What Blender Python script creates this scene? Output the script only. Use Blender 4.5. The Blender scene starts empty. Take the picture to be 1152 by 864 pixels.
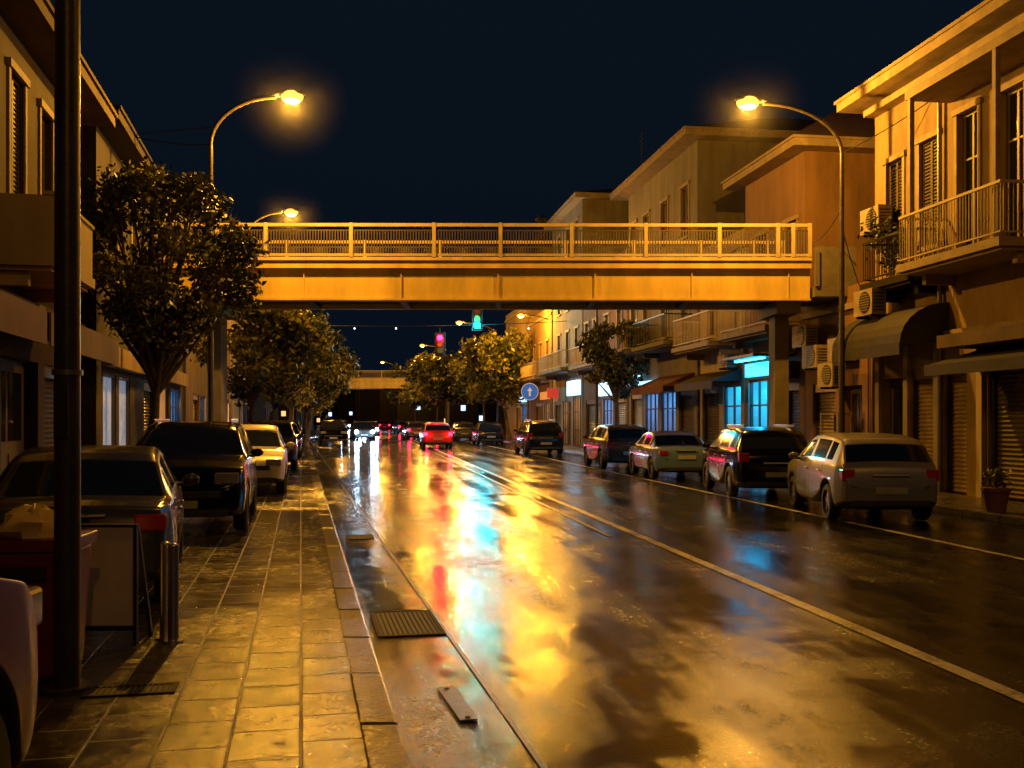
import bpy, math, random
import numpy as np
from mathutils import Vector
random.seed(7)
S=bpy.context.scene
COL=S.collection
def rkerb(Y):
    return float(np.interp(Y,[-20,0,80,100,140,260],[10.2+2.96,10.2,-1.64,-8,-20,-52]))
def lkerb(Y):
    return float(np.interp(Y,[-20,0,80,100,140,260],[.5+4.24,.5,-16.46,-19.2,-26,-58]))
ROTR=math.atan(.148); ROTL=math.atan(.212)
# ---------------------------------------------------------------- materials
MATS={}
def nt(name):
    m=bpy.data.materials.new(name); m.use_nodes=True
    n=m.node_tree.nodes; l=m.node_tree.links
    return m,n,l,n['Principled BSDF']
def M(name,col,rough=.6,metal=0.,var=.25,scale=2.,bump=0.,bscale=40.,emit=None,es=0.,coat=0.,spec=.5,streak=False):
    if name in MATS: return MATS[name]
    m,n,l,p=nt(name)
    tc=n.new('ShaderNodeTexCoord'); mp=n.new('ShaderNodeMapping')
    l.new(tc.outputs['Object'],mp.inputs[0])
    if streak: mp.inputs['Scale'].default_value=(1,1,.25)
    nz=n.new('ShaderNodeTexNoise'); nz.inputs['Scale'].default_value=scale; nz.inputs['Detail'].default_value=8; nz.inputs['Roughness'].default_value=.65
    l.new(mp.outputs[0],nz.inputs['Vector'])
    cr=n.new('ShaderNodeValToRGB')
    cr.color_ramp.elements[0].position=.3; cr.color_ramp.elements[1].position=.7
    cr.color_ramp.elements[0].color=(*[c*(1-var) for c in col],1)
    cr.color_ramp.elements[1].color=(*[min(1,c*(1+var*.6)) for c in col],1)
    l.new(nz.outputs['Fac'],cr.inputs[0]); l.new(cr.outputs[0],p.inputs['Base Color'])
    p.inputs['Roughness'].default_value=rough; p.inputs['Metallic'].default_value=metal
    p.inputs['Coat Weight'].default_value=coat; p.inputs['Coat Roughness'].default_value=.06
    p.inputs['Specular IOR Level'].default_value=spec
    if bump>0:
        n2=n.new('ShaderNodeTexNoise'); n2.inputs['Scale'].default_value=bscale; n2.inputs['Detail'].default_value=5
        l.new(tc.outputs['Object'],n2.inputs['Vector'])
        b=n.new('ShaderNodeBump'); b.inputs['Strength'].default_value=bump; b.inputs['Distance'].default_value=.02
        l.new(n2.outputs['Fac'],b.inputs['Height']); l.new(b.outputs[0],p.inputs['Normal'])
    if emit:
        p.inputs['Emission Color'].default_value=(*emit,1); p.inputs['Emission Strength'].default_value=es
    MATS[name]=m; return m
def math_node(n,l,op,a,b=None,clamp=False):
    q=n.new('ShaderNodeMath'); q.operation=op; q.use_clamp=clamp
    for i,v in enumerate((a,b)):
        if v is None: continue
        if isinstance(v,(int,float)): q.inputs[i].default_value=v
        else: l.new(v,q.inputs[i])
    return q.outputs[0]
def noise(n,l,vec,scale,detail=5,rough=.6,dist=0.):
    q=n.new('ShaderNodeTexNoise'); q.inputs['Scale'].default_value=scale; q.inputs['Detail'].default_value=detail
    q.inputs['Roughness'].default_value=rough; q.inputs['Distortion'].default_value=dist
    l.new(vec,q.inputs['Vector']); return q.outputs['Fac']
def mapr(n,l,v,a,b,c,d):
    q=n.new('ShaderNodeMapRange'); l.new(v,q.inputs[0])
    for i,x in enumerate((a,b,c,d)): q.inputs[i+1].default_value=x
    return q.outputs[0]
def mapping(n,l,scale):
    tc=n.new('ShaderNodeTexCoord'); mp=n.new('ShaderNodeMapping'); l.new(tc.outputs['Object'],mp.inputs[0]); mp.inputs['Scale'].default_value=scale
    return tc.outputs['Object'],mp.outputs[0]
def mat_asphalt(name,r0,r1,c0,c1,bs=1.):
    m,n,l,p=nt(name)
    o,st=mapping(n,l,(1.1,.10,1))
    a=noise(n,l,st,1.4,7,.65,.3); b=noise(n,l,o,1.0,7,.75)
    wet=math_node(n,l,'ADD',math_node(n,l,'MULTIPLY',a,.55),math_node(n,l,'MULTIPLY',b,.45))
    r=mapr(n,l,wet,.43,.59,r0,r1)
    fine=noise(n,l,o,95,3,.8); med=noise(n,l,o,30,4,.65)
    r2=math_node(n,l,'ADD',r,math_node(n,l,'MULTIPLY',math_node(n,l,'SUBTRACT',med,.5),.3),True)
    r3=math_node(n,l,'MAXIMUM',r2,.07)
    l.new(r3,p.inputs['Roughness'])
    cr=n.new('ShaderNodeValToRGB'); cr.color_ramp.elements[0].position=.40; cr.color_ramp.elements[1].position=.70
    cr.color_ramp.elements[0].color=(*c0,1); cr.color_ramp.elements[1].color=(*c1,1)
    l.new(fine,cr.inputs[0]); l.new(cr.outputs[0],p.inputs['Base Color'])
    h=math_node(n,l,'ADD',math_node(n,l,'MULTIPLY',fine,.7),math_node(n,l,'MULTIPLY',med,.7))
    st2=mapr(n,l,wet,.43,.59,.22*bs,1.*bs)
    bp=n.new('ShaderNodeBump'); bp.inputs['Distance'].default_value=.0034; l.new(st2,bp.inputs['Strength']); l.new(h,bp.inputs['Height'])
    l.new(bp.outputs[0],p.inputs['Normal']); p.inputs['IOR'].default_value=1.55
    # stones standing out of the water film reflect less than the film between them
    gr=noise(n,l,o,48,2,.85); sp_=mapr(n,l,gr,.38,.60,.75,.12)
    l.new(math_node(n,l,'ADD',sp_,mapr(n,l,wet,.43,.59,.15,-.05),True),p.inputs['Specular IOR Level'])
    return m
def mat_pave(name,c1,c2,bw,bh,rlo,rhi,off=.5):
    m,n,l,p=nt(name)
    tc=n.new('ShaderNodeTexCoord'); mp=n.new('ShaderNodeMapping'); l.new(tc.outputs['Object'],mp.inputs[0])
    mp.inputs['Rotation'].default_value=(0,0,math.pi/2)
    br=n.new('ShaderNodeTexBrick'); l.new(mp.outputs[0],br.inputs['Vector'])
    br.inputs['Scale'].default_value=1; br.inputs['Brick Width'].default_value=bw; br.inputs['Row Height'].default_value=bh
    br.inputs['Mortar Size'].default_value=.009; br.inputs['Mortar Smooth'].default_value=.4; br.offset=off
    br.inputs['Color1'].default_value=(*c1,1); br.inputs['Color2'].default_value=(*c2,1); br.inputs['Mortar'].default_value=(.008,.007,.006,1)
    o=tc.outputs['Object']
    big=noise(n,l,o,.9,6,.65,.3); fine=noise(n,l,o,75,4,.8); med=noise(n,l,o,9,6,.7)
    mx=n.new('ShaderNodeMix'); mx.data_type='RGBA'; mx.blend_type='MULTIPLY'; mx.inputs[0].default_value=.8
    l.new(br.outputs['Color'],mx.inputs[6])
    cr=n.new('ShaderNodeValToRGB'); cr.color_ramp.elements[0].color=(.3,.3,.3,1); cr.color_ramp.elements[1].color=(1.2,1.2,1.2,1); cr.color_ramp.elements[0].position=.3; cr.color_ramp.elements[1].position=.7
    l.new(med,cr.inputs[0]); l.new(cr.outputs[0],mx.inputs[7]); l.new(mx.outputs[2],p.inputs['Base Color'])
    w=math_node(n,l,'ADD',math_node(n,l,'MULTIPLY',big,.5),math_node(n,l,'MULTIPLY',med,.5))
    rr_=mapr(n,l,w,.42,.58,rlo,rhi)
    l.new(math_node(n,l,'ADD',rr_,math_node(n,l,'MULTIPLY',br.outputs['Fac'],.3),True),p.inputs['Roughness'])
    h=math_node(n,l,'ADD',math_node(n,l,'MULTIPLY',br.outputs['Fac'],-2.4),math_node(n,l,'MULTIPLY',fine,.5))
    h=math_node(n,l,'ADD',h,math_node(n,l,'MULTIPLY',med,1.7))
    bp=n.new('ShaderNodeBump'); bp.inputs['Distance'].default_value=.0036; bp.inputs['Strength'].default_value=.85; l.new(h,bp.inputs['Height'])
    l.new(bp.outputs[0],p.inputs['Normal']); p.inputs['IOR'].default_value=1.75
    gr=noise(n,l,o,40,3,.85); l.new(mapr(n,l,gr,.38,.62,.85,.2),p.inputs['Specular IOR Level'])
    return m
def mat_paint_line(name,hi):
    m,n,l,p=nt(name)
    o,st=mapping(n,l,(1,1,1))
    f=noise(n,l,o,25,6,.75); g=noise(n,l,o,2.5,4,.6)
    w=math_node(n,l,'ADD',math_node(n,l,'MULTIPLY',f,.5),math_node(n,l,'MULTIPLY',g,.5))
    cr=n.new('ShaderNodeValToRGB'); cr.color_ramp.elements[0].position=.40; cr.color_ramp.elements[1].position=.56
    cr.color_ramp.elements[0].color=(.04,.04,.04,1); cr.color_ramp.elements[1].color=(hi,hi*.97,hi*.9,1)
    l.new(w,cr.inputs[0]); l.new(cr.outputs[0],p.inputs['Base Color']); p.inputs['Roughness'].default_value=.32
    bp=n.new('ShaderNodeBump'); bp.inputs['Distance'].default_value=.004; bp.inputs['Strength'].default_value=.7; l.new(noise(n,l,o,80,3,.7),bp.inputs['Height']); l.new(bp.outputs[0],p.inputs['Normal'])
    return m
ASPH=mat_asphalt('wet_asphalt',.09,.27,(.004,.004,.004),(.030,.027,.024)); PAVE=mat_pave('wet_paving_slabs',(.028,.023,.018),(.06,.049,.037),.42,.33,.08,.30)
PAVER=mat_pave('wet_paving_right',(.06,.05,.042),(.095,.08,.065),.4,.4,.12,.40)
KERB=M('kerb_stone',(.11,.095,.072),.24,var=.6,scale=6,bump=.2,bscale=40)
GUT=mat_asphalt('gutter_concrete',.07,.30,(.006,.0055,.005),(.034,.030,.025),1.1)
LINE=mat_paint_line('worn_road_paint',.62); LINE2=mat_paint_line('faded_road_paint',.14)
GROUND=M('ground_soil',(.04,.038,.034),.8)
W_TAN=M('wall_tan',(.26,.175,.075),.8,var=.45,scale=1.4,bump=.25,bscale=30,streak=True)
W_ORG=M('wall_ochre',(.22,.12,.042),.8,var=.45,scale=1.2,bump=.25,bscale=30,streak=True)
W_GRY=M('wall_grey',(.19,.165,.11),.85,var=.45,scale=1.2,bump=.25,bscale=30,streak=True)
W_BRN=M('wall_brown',(.13,.085,.05),.85,var=.45,scale=1.2,bump=.25,bscale=30,streak=True)
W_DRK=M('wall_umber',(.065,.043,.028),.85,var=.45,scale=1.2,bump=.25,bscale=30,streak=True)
W_BLK=M('wall_near_black',(.03,.024,.018),.85,var=.4,scale=1.2,bump=.25,bscale=30,streak=True)  # near-black brown wall tone with random mottling
W_WHT=M('wall_cream',(.36,.29,.17),.8,var=.35,scale=1.2,bump=.2,bscale=30,streak=True)
TRIM=M('stone_trim',(.29,.22,.12),.7,var=.35,scale=3,bump=.15)
ROOF=M('roof_tile',(.08,.04,.03),.8,var=.4,scale=6,bump=.5,bscale=12)
GLASS=M('window_glass',(.012,.014,.018),.08,var=.1,spec=.8)
FRAME=M('window_frame',(.22,.18,.13),.5)
DFRAME=M('dark_frame',(.04,.035,.03),.4)
SHUT=M('roller_shutter',(.36,.27,.12),.42,metal=.3,var=.35,scale=3)
SHUTD=M('roller_shutter_dark',(.10,.08,.06),.45,metal=.3,var=.35,scale=3)
LOUV=M('louvre_shutter',(.08,.055,.035),.6)
IRON=M('black_iron',(.02,.02,.02),.45,metal=.5)
WRAIL=M('white_railing',(.44,.35,.18),.5)
BEAM=M('bridge_paint',(.58,.42,.10),.5,var=.35,scale=1.5,bump=.12,bscale=14,streak=True)
PICK=M('bridge_picket',(.08,.06,.035),.5,metal=.3)
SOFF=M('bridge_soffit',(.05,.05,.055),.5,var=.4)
CONC=M('concrete',(.14,.12,.08),.8,var=.35,scale=2,bump=.3)
GALV=M('galvanised_steel',(.22,.21,.2),.42,metal=.7,var=.3,scale=4)
PIPE=M('pole_paint',(.06,.05,.04),.38,metal=.4,var=.4,scale=5,bump=.1)
STEEL=M('stainless_steel',(.6,.58,.55),.25,metal=1.,var=.1)
SODIUM_HOT=M('sodium_bulb',(1,.8,.5),.4,var=0,emit=(1,.42,.05),es=3.2)
AWN_R=M('awning_red',(.10,.025,.018),.8,var=.4); AWN_D=M('awning_dark',(.03,.026,.024),.7,var=.4)
ACM=M('ac_unit',(.32,.26,.16),.55,var=.35,scale=5)
BLACK=M('black_rubber',(.012,.012,.012),.6); DARK=M('dark_plastic',(.02,.02,.02),.5)
GRT=M('grate_cast_iron',(.010,.009,.008),.7,var=.3,spec=.3)
SIGNP=M('sign_panel_grey',(.62,.58,.52),.5)
# ---------------------------------------------------------------- mesh builder
class B:
    def __init__(s): s.v=[];s.f=[];s.m=[];s.mats=[];s.smooth=False;s.sub=0;s.bev=0
    def mi(s,m):
        if m not in s.mats: s.mats.append(m)
        return s.mats.index(m)
    def face(s,pts,m):
        i=len(s.v); s.v+= [tuple(p) for p in pts]; s.f.append(tuple(range(i,i+len(pts)))); s.m.append(s.mi(m))
    def hexa(s,c,m):
        i=len(s.v); s.v+=[tuple(p) for p in c]; k=s.mi(m)
        for f in ((3,2,1,0),(4,5,6,7),(0,1,5,4),(1,2,6,5),(2,3,7,6),(3,0,4,7)):
            s.f.append(tuple(i+j for j in f)); s.m.append(k)
    def box(s,x0,x1,y0,y1,z0,z1,m):
        s.hexa([(x0,y0,z0),(x1,y0,z0),(x1,y1,z0),(x0,y1,z0),(x0,y0,z1),(x1,y0,z1),(x1,y1,z1),(x0,y1,z1)],m)
    def cyl(s,p0,p1,r0,r1,m,n=12,cap=True):
        p0=Vector(p0);p1=Vector(p1);d=(p1-p0).normalized()
        a=d.cross(Vector((0,0,1)) if abs(d.z)<.9 else Vector((1,0,0))).normalized(); b=d.cross(a)
        i=len(s.v);k=s.mi(m)
        for p,r in((p0,r0),(p1,r1)):
            for j in range(n):
                t=2*math.pi*j/n; s.v.append(tuple(p+a*math.cos(t)*r+b*math.sin(t)*r))
        for j in range(n):
            s.f.append((i+(j+1)%n,i+j,i+n+j,i+n+(j+1)%n)); s.m.append(k)
        if cap:
            s.f.append(tuple(i+j for j in range(n))); s.m.append(k)
            s.f.append(tuple(i+n+j for j in reversed(range(n)))); s.m.append(k)
    def sphere(s,c,r,m,n=12,sc=(1,1,1)):
        i=len(s.v);k=s.mi(m);R=n//2
        for a in range(R+1):
            ph=math.pi*a/R
            for j in range(n):
                t=2*math.pi*j/n
                s.v.append((c[0]+r*sc[0]*math.sin(ph)*math.cos(t),c[1]+r*sc[1]*math.sin(ph)*math.sin(t),c[2]+r*sc[2]*math.cos(ph)))
        for a in range(R):
            for j in range(n):
                s.f.append((i+a*n+j,i+(a+1)*n+j,i+(a+1)*n+(j+1)%n,i+a*n+(j+1)%n)); s.m.append(k)
    def mesh(s,name):
        me=bpy.data.meshes.new(name); me.from_pydata(s.v,[],s.f)
        for m in s.mats: me.materials.append(m)
        me.polygons.foreach_set('material_index',s.m)
        if s.smooth:
            me.shade_smooth(); 
            try: me.set_sharp_from_angle(angle=math.radians(40))
            except Exception: pass
        me.update(); return me
class O:
    def __init__(s,name,loc=(0,0,0),rot=0.): s.name=name;s.loc=loc;s.rot=rot;s.p={};s.sc=1.
    def part(s,n,smooth=False):
        if n not in s.p: s.p[n]=B(); s.p[n].smooth=smooth
        return s.p[n]
    def done(s):
        e=bpy.data.objects.new(s.name,None); COL.objects.link(e); e.location=s.loc; e.rotation_euler=(0,0,s.rot); e.scale=(s.sc,)*3
        for n,b in s.p.items():
            if not b.f: continue
            o=bpy.data.objects.new(n,b.mesh(n)); COL.objects.link(o); o.parent=e
            if b.bev:
                md=o.modifiers.new('bevel','BEVEL'); md.width=b.bev; md.segments=2; md.limit_method='ANGLE'
            if b.sub:
                md=o.modifiers.new('sub','SUBSURF'); md.levels=b.sub; md.render_levels=b.sub
        return e
def strip(name,ys,fl,fr,z,mat,rot,thick=0.):
    c,s_=math.cos(-rot),math.sin(-rot)
    b=B()
    def T(x,y,zz): return (x*c-y*s_,x*s_+y*c,zz)
    for y0,y1 in zip(ys[:-1],ys[1:]):
        a=[(fl(y0),y0),(fr(y0),y0),(fr(y1),y1),(fl(y1),y1)]
        b.face([T(x,y,z) for x,y in a],mat)
        if thick:
            b.face([T(*a[0],z-thick),T(*a[0],z),T(*a[3],z),T(*a[3],z-thick)],mat)
            b.face([T(*a[1],z),T(*a[1],z-thick),T(*a[2],z-thick),T(*a[2],z)],mat)
    o=bpy.data.objects.new(name,b.mesh(name)); COL.objects.link(o); o.rotation_euler=(0,0,rot); return o
YS=[-20,0,20,40,60,80,90,100,120,140,180,260]
g=B(); g.face([(-1500,-1500,-.02),(1500,-1500,-.02),(1500,2500,-.02),(-1500,2500,-.02)],GROUND)
o=bpy.data.objects.new('ground',g.mesh('ground')); COL.objects.link(o)
strip('road',YS,lambda y:lkerb(y),lambda y:rkerb(y),.0,ASPH,ROTR)
strip('road_gutter',YS[:6],lambda y:lkerb(y)+.0,lambda y:1.15-.218*y,.004,GUT,ROTL)
strip('pavement',YS,lambda y:lkerb(y)-22,lambda y:lkerb(y)-.20,.12,PAVE,ROTL,.14)
strip('pavement',YS,lambda y:rkerb(y)+.20,lambda y:rkerb(y)+22,.12,PAVER,ROTR,.14)
def kerb(fn,side,rot):
    b=B(); y=-8.
    while y<110:
        L=1.0 if y<60 else 4.
        y1=y+L-.012
        def q(yy,a): return fn(yy)+side*a
        z=.125+random.uniform(-.004,.004)
        b.hexa([(q(y,0),y,-.01),(q(y,.21),y,-.01),(q(y1,.21),y1,-.01),(q(y1,0),y1,-.01),
                (q(y,.012),y,z),(q(y,.21),y,z),(q(y1,.21),y1,z),(q(y1,.012),y1,z)] ,KERB)
        y+=L
    me=b.mesh('kerb'); o=bpy.data.objects.new('kerb',me); COL.objects.link(o)
    md=o.modifiers.new('b','BEVEL'); md.width=.015; md.segments=2
kerb(lkerb,-1,0); kerb(rkerb,1,0)
strip('road_marking',[2,20,40,60,80],lambda y:3.82-.148*y,lambda y:3.95-.148*y,.006,LINE,ROTR)
strip('road_marking',[2,20,40,60,80],lambda y:7.70-.148*y,lambda y:7.81-.148*y,.006,LINE,ROTR)
strip('road_marking',[2,20,40,60,80],lambda y:1.16-.218*y,lambda y:1.19-.218*y,.008,LINE2,ROTL)
strip('road_marking',[14,20,40,60,80],lambda y:3.42-.148*y,lambda y:3.50-.148*y,.007,LINE2,ROTR)
def grate(name,x,y,w,l,z,rot,n,m=GRT):
    o=O(name,(x,y,z),rot); b=o.part('frame'); b.box(-w/2,-w/2+.03,-l/2,l/2,0,.008,m); b.box(w/2-.03,w/2,-l/2,l/2,0,.008,m)
    b.box(-w/2+.03,w/2-.03,-l/2,-l/2+.03,0,.008,m); b.box(-w/2+.03,w/2-.03,l/2-.03,l/2,0,.008,m)
    c=o.part('bars')
    for i in range(n):
        xx=-w/2+.03+(w-.06)*(i+.5)/n; c.box(xx-.006,xx+.006,-l/2+.03,l/2-.03,0.003,.007,m)
    d=o.part('pit'); d.box(-w/2+.03,w/2-.03,-l/2+.03,l/2-.03,-.0,.002,BLACK)
    o.done()
grate('drain_grate',-.86,8.05,.52,1.0,.006,ROTL,12)
grate('drain_grate',-2.15,5.62,.5,.22,.122,ROTL,14)
grate('drain_grate',-2.12,13.9,.36,.5,.006,ROTL,9)
pl=O('metal_cover_plate',(-.32,5.75,.010),ROTL+.05); pl.part('plate').box(-.05,.05,-.34,.34,0,.008,M('plate_metal',(.16,.14,.11),.35,metal=.5,var=.5,scale=12)); pl.part('bolts').cyl((0,-.3,.008),(0,-.3,.014),.015,.015,IRON,8); pl.part('bolts').cyl((0,.3,.008),(0,.3,.014),.015,.015,IRON,8); pl.done()
# ---------------------------------------------------------------- building kit
def fb(b,o,u,n,u0,u1,n0,n1,z0,z1,m):
    def Q(a,c,z): return (o[0]+u[0]*a+n[0]*c, o[1]+u[1]*a+n[1]*c, z)
    b.hexa([Q(u0,n0,z0),Q(u0,n1,z0),Q(u1,n1,z0),Q(u1,n0,z0),Q(u0,n0,z1),Q(u0,n1,z1),Q(u1,n1,z1),Q(u1,n0,z1)],m)
def fq(b,o,u,n,pts,m):
    b.face([(o[0]+u[0]*a+n[0]*c, o[1]+u[1]*a+n[1]*c, z) for a,c,z in pts],m)
def wall(O_,o,u,n,L,z0,z1,ops,mat,trim=TRIM):
    w=O_.part('walls')
    us=sorted(set([0,L]+[q for p in ops for q in p[:2]])); zs=sorted(set([z0,z1]+[q for p in ops for q in p[2:4]]))
    for a,b_ in zip(us[:-1],us[1:]):
        for c,d in zip(zs[:-1],zs[1:]):
            mu,mz=(a+b_)/2,(c+d)/2
            if any(p[0]<mu<p[1] and p[2]<mz<p[3] for p in ops): continue
            fq(w,o,u,n,[(b_,0,c),(a,0,c),(a,0,d),(b_,0,d)],mat)
    for p in ops:
        a,b_,c,d,k=p[:5]; ar=p[5] if len(p)>5 else None
        r={'win':.18,'louver':.12,'roller':.2,'rollerd':.2,'door':.25,'shop':2.2,'lit':.18,'poster':.12}[k]
        rm=mat if k!='shop' else M('shop_interior',(.5,.48,.45),.7)
        for q in ([(a,0,c),(a,-r,c),(a,-r,d),(a,0,d)],[(b_,-r,c),(b_,0,c),(b_,0,d),(b_,-r,d)],[(a,-r,d),(b_,-r,d),(b_,0,d),(a,0,d)],[(a,0,c),(b_,0,c),(b_,-r,c),(a,-r,c)]):
            fq(w,o,u,n,q,rm)
        g=O_.part('windows')
        def fr(t,m,n0,n1):
            fb(g,o,u,n,a,a+t,n0,n1,c,d,m); fb(g,o,u,n,b_-t,b_,n0,n1,c,d,m); fb(g,o,u,n,a+t,b_-t,n0,n1,d-t,d,m); fb(g,o,u,n,a+t,b_-t,n0,n1,c,c+t,m)
        if k in('win','lit'):
            gm=GLASS if k=='win' else ar
            fq(g,o,u,n,[(b_,-r+.02,c),(a,-r+.02,c),(a,-r+.02,d),(b_,-r+.02,d)],gm)
            fr(.06,FRAME,-r+.025,-r+.07); mid=(a+b_)/2; fb(g,o,u,n,mid-.03,mid+.03,-r+.025,-r+.065,c+.06,d-.06,FRAME)
            zz=c+(d-c)*.68; fb(g,o,u,n,a+.06,mid-.03,-r+.025,-r+.06,zz,zz+.04,FRAME); fb(g,o,u,n,mid+.03,b_-.06,-r+.025,-r+.06,zz,zz+.04,FRAME)
        if k=='louver':
            fq(g,o,u,n,[(b_,-r,c),(a,-r,c),(a,-r,d),(b_,-r,d)],DFRAME); fr(.05,LOUV,-r+.01,-r+.06)
            mid=(a+b_)/2; fb(g,o,u,n,mid-.04,mid+.04,-r+.01,-r+.065,c+.05,d-.05,LOUV)
            z=c+.08
            while z<d-.1:
                fb(g,o,u,n,a+.05,mid-.04,-r+.01,-r+.045,z,z+.04,LOUV); fb(g,o,u,n,mid+.04,b_-.05,-r+.01,-r+.045,z,z+.04,LOUV); z+=.075
        if k in('win','louver','lit'):
            t=O_.part('window_trim')
            fb(t,o,u,n,a-.12,b_+.12,.003,.1,c-.1,c,trim); fb(t,o,u,n,a-.1,a,.003,.035,c,d,trim); fb(t,o,u,n,b_,b_+.1,.003,.035,c,d,trim); fb(t,o,u,n,a-.14,b_+.14,.003,.07,d,d+.12,trim)
        if k in('roller','rollerd'):
            m=ar or (SHUT if k=='roller' else SHUTD); s_=O_.part('roller_shutter'); z=c
            while z<d:
                z2=min(z+.09,d)
                fq(s_,o,u,n,[(b_,-r+.03,z),(a,-r+.03,z),(a,-r+.065,z+(z2-z)*.5),(b_,-r+.065,z+(z2-z)*.5)],m)
                fq(s_,o,u,n,[(b_,-r+.065,z+(z2-z)*.5),(a,-r+.065,z+(z2-z)*.5),(a,-r+.03,z2),(b_,-r+.03,z2)],m); z=z2
            fb(s_,o,u,n,a,a+.06,-r+.07,-r+.12,c,d,DFRAME); fb(s_,o,u,n,b_-.06,b_,-r+.07,-r+.12,c,d,DFRAME); fb(s_,o,u,n,a+.06,b_-.06,-r+.07,-r+.16,d-.22,d,m)
        if k=='door':
            m=ar or LOUV; dd=O_.part('door'); fb(dd,o,u,n,a,b_,-r-.02,-r+.04,c,d,m); 
            for (pa,pb) in ((.12,.46),(.54,.88)):
                for (za,zb) in((.06,.4),(.48,.92)):
                    fb(dd,o,u,n,a+(b_-a)*pa,a+(b_-a)*pb,-r+.04,-r+.055,c+(d-c)*za,c+(d-c)*zb,GLASS if za>.3 else m)
        if k=='poster':
            fq(g,o,u,n,[(b_,-r+.02,c),(a,-r+.02,c),(a,-r+.02,d),(b_,-r+.02,d)],ar); fr(.07,DFRAME,-r+.025,-r+.09)
        if k=='shop':
            em,wallc=ar; fq(w,o,u,n,[(b_,-r,c),(a,-r,c),(a,-r,d),(b_,-r,d)],wallc)
            fb(g,o,u,n,a+.2,b_-.2,-1.0,-.7,d-.12,d-.05,em); fb(g,o,u,n,a+.2,b_-.2,-r+.05,-r+.1,d-.6,d-.25,em)
            fr(.07,DFRAME,-.14,-.06); k_=max(2,int((b_-a)/.6))
            for i in range(1,k_):
                x=a+(b_-a)*i/k_; fb(g,o,u,n,x-.03,x+.03,-.13,-.07,c+.07,d-.07,DFRAME)
            fb(g,o,u,n,a+.07,b_-.07,-.12,-.08,c+.9,c+.95,DFRAME); fb(g,o,u,n,a+.07,b_-.07,-.12,-.08,c+1.95,c+2.0,DFRAME)
            rr=random.Random(int(a*10)+5)
            for i in range(int((b_-a)/.3)):
                x=a+.2+i*.3
                if x+.25>b_: break
                fb(g,o,u,n,x,x+.22,-1.6,-1.3,c+.01,c+rr.uniform(.5,1.7),M('goods_%d'%(i%4),[(.2,.22,.3),(.3,.12,.1),(.4,.4,.38),(.08,.1,.12)][i%4],.6))
def rail(b,o,u,n,u0,u1,dep,z,h,m,step=.12,sides=True,th=.012):
    def bars(f,a0,a1):
        k=max(1,int((a1-a0)/step))
        for i in range(k+1): f(a0+(a1-a0)*i/k)
    fb(b,o,u,n,u0,u1,dep-.05,dep,z+h-.05,z+h,m); fb(b,o,u,n,u0,u1,dep-.045,dep-.005,z+.08,z+.11,m)
    bars(lambda x:fb(b,o,u,n,x-th/2,x+th/2,dep-.032,dep-.018,z+.11,z+h-.05,m),u0+.02,u1-.02)
    if sides:
        for x in(u0,u1-.04):
            fb(b,o,u,n,x,x+.04,.01,dep-.05,z+h-.05,z+h-.001,m); fb(b,o,u,n,x,x+.04,.01,dep-.05,z+.08,z+.109,m)
            bars(lambda y:fb(b,o,u,n,x+.012,x+.028,y-th/2,y+th/2,z+.109,z+h-.05,m),.05,dep-.08)
def balcony(O_,o,u,n,u0,u1,z,dep,h,mrail,mslab=TRIM,step=.12,solid=False):
    b=O_.part('balcony'); fb(b,o,u,n,u0,u1,.004,dep+.04,z-.16,z,mslab); fb(b,o,u,n,u0+.08,u1-.08,.004,dep-.06,z-.22,z-.16,mslab)
    if solid:
        fb(b,o,u,n,u0,u1,dep-.1,dep,z,z+h,mslab); fb(b,o,u,n,u0,u0+.1,.004,dep-.1,z,z+h-.002,mslab); fb(b,o,u,n,u1-.1,u1,.004,dep-.1,z,z+h-.002,mslab)
        fb(b,o,u,n,u0-.03,u1+.03,dep-.13,dep+.03,z+h,z+h+.05,mslab)
    else: rail(O_.part('balcony_railing'),o,u,n,u0+.03,u1-.03,dep,z,h,mrail,step)
    for x in(u0+.25,u1-.25): fb(b,o,u,n,x-.07,x+.07,.004,dep*.6,z-.42,z-.22,mslab)
def ac(O_,o,u,n,x,z,out=.02,w=.85,h=.58):
    b=O_.part('air_conditioner'); fb(b,o,u,n,x,x+w,out+.08,out+.42,z,z+h,ACM)
    def Q(a,c,zz): return (o[0]+u[0]*a+n[0]*c, o[1]+u[1]*a+n[1]*c, zz)
    c=(x+w*.38,z+h*.5)
    b.cyl(Q(c[0],out+.42,c[1]),Q(c[0],out+.435,c[1]),h*.42,h*.42,DARK,20)
    for i in range(-3,4):
        hh=h*.40*math.sqrt(max(0,1-(i/4)**2)); fb(b,o,u,n,c[0]-hh,c[0]+hh,out+.436,out+.445,c[1]+i*h*.1-.007,c[1]+i*h*.1+.007,ACM)
    for i in range(6):
        fb(b,o,u,n,x-.006,x-.001,out+.12,out+.38,z+.08+i*.075,z+.11+i*.075,DARK)
    fb(b,o,u,n,x+.1,x+.14,out,out+.4,z-.05,z-.003,IRON); fb(b,o,u,n,x+w-.14,x+w-.1,out,out+.4,z-.05,z-.003,IRON)
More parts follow.
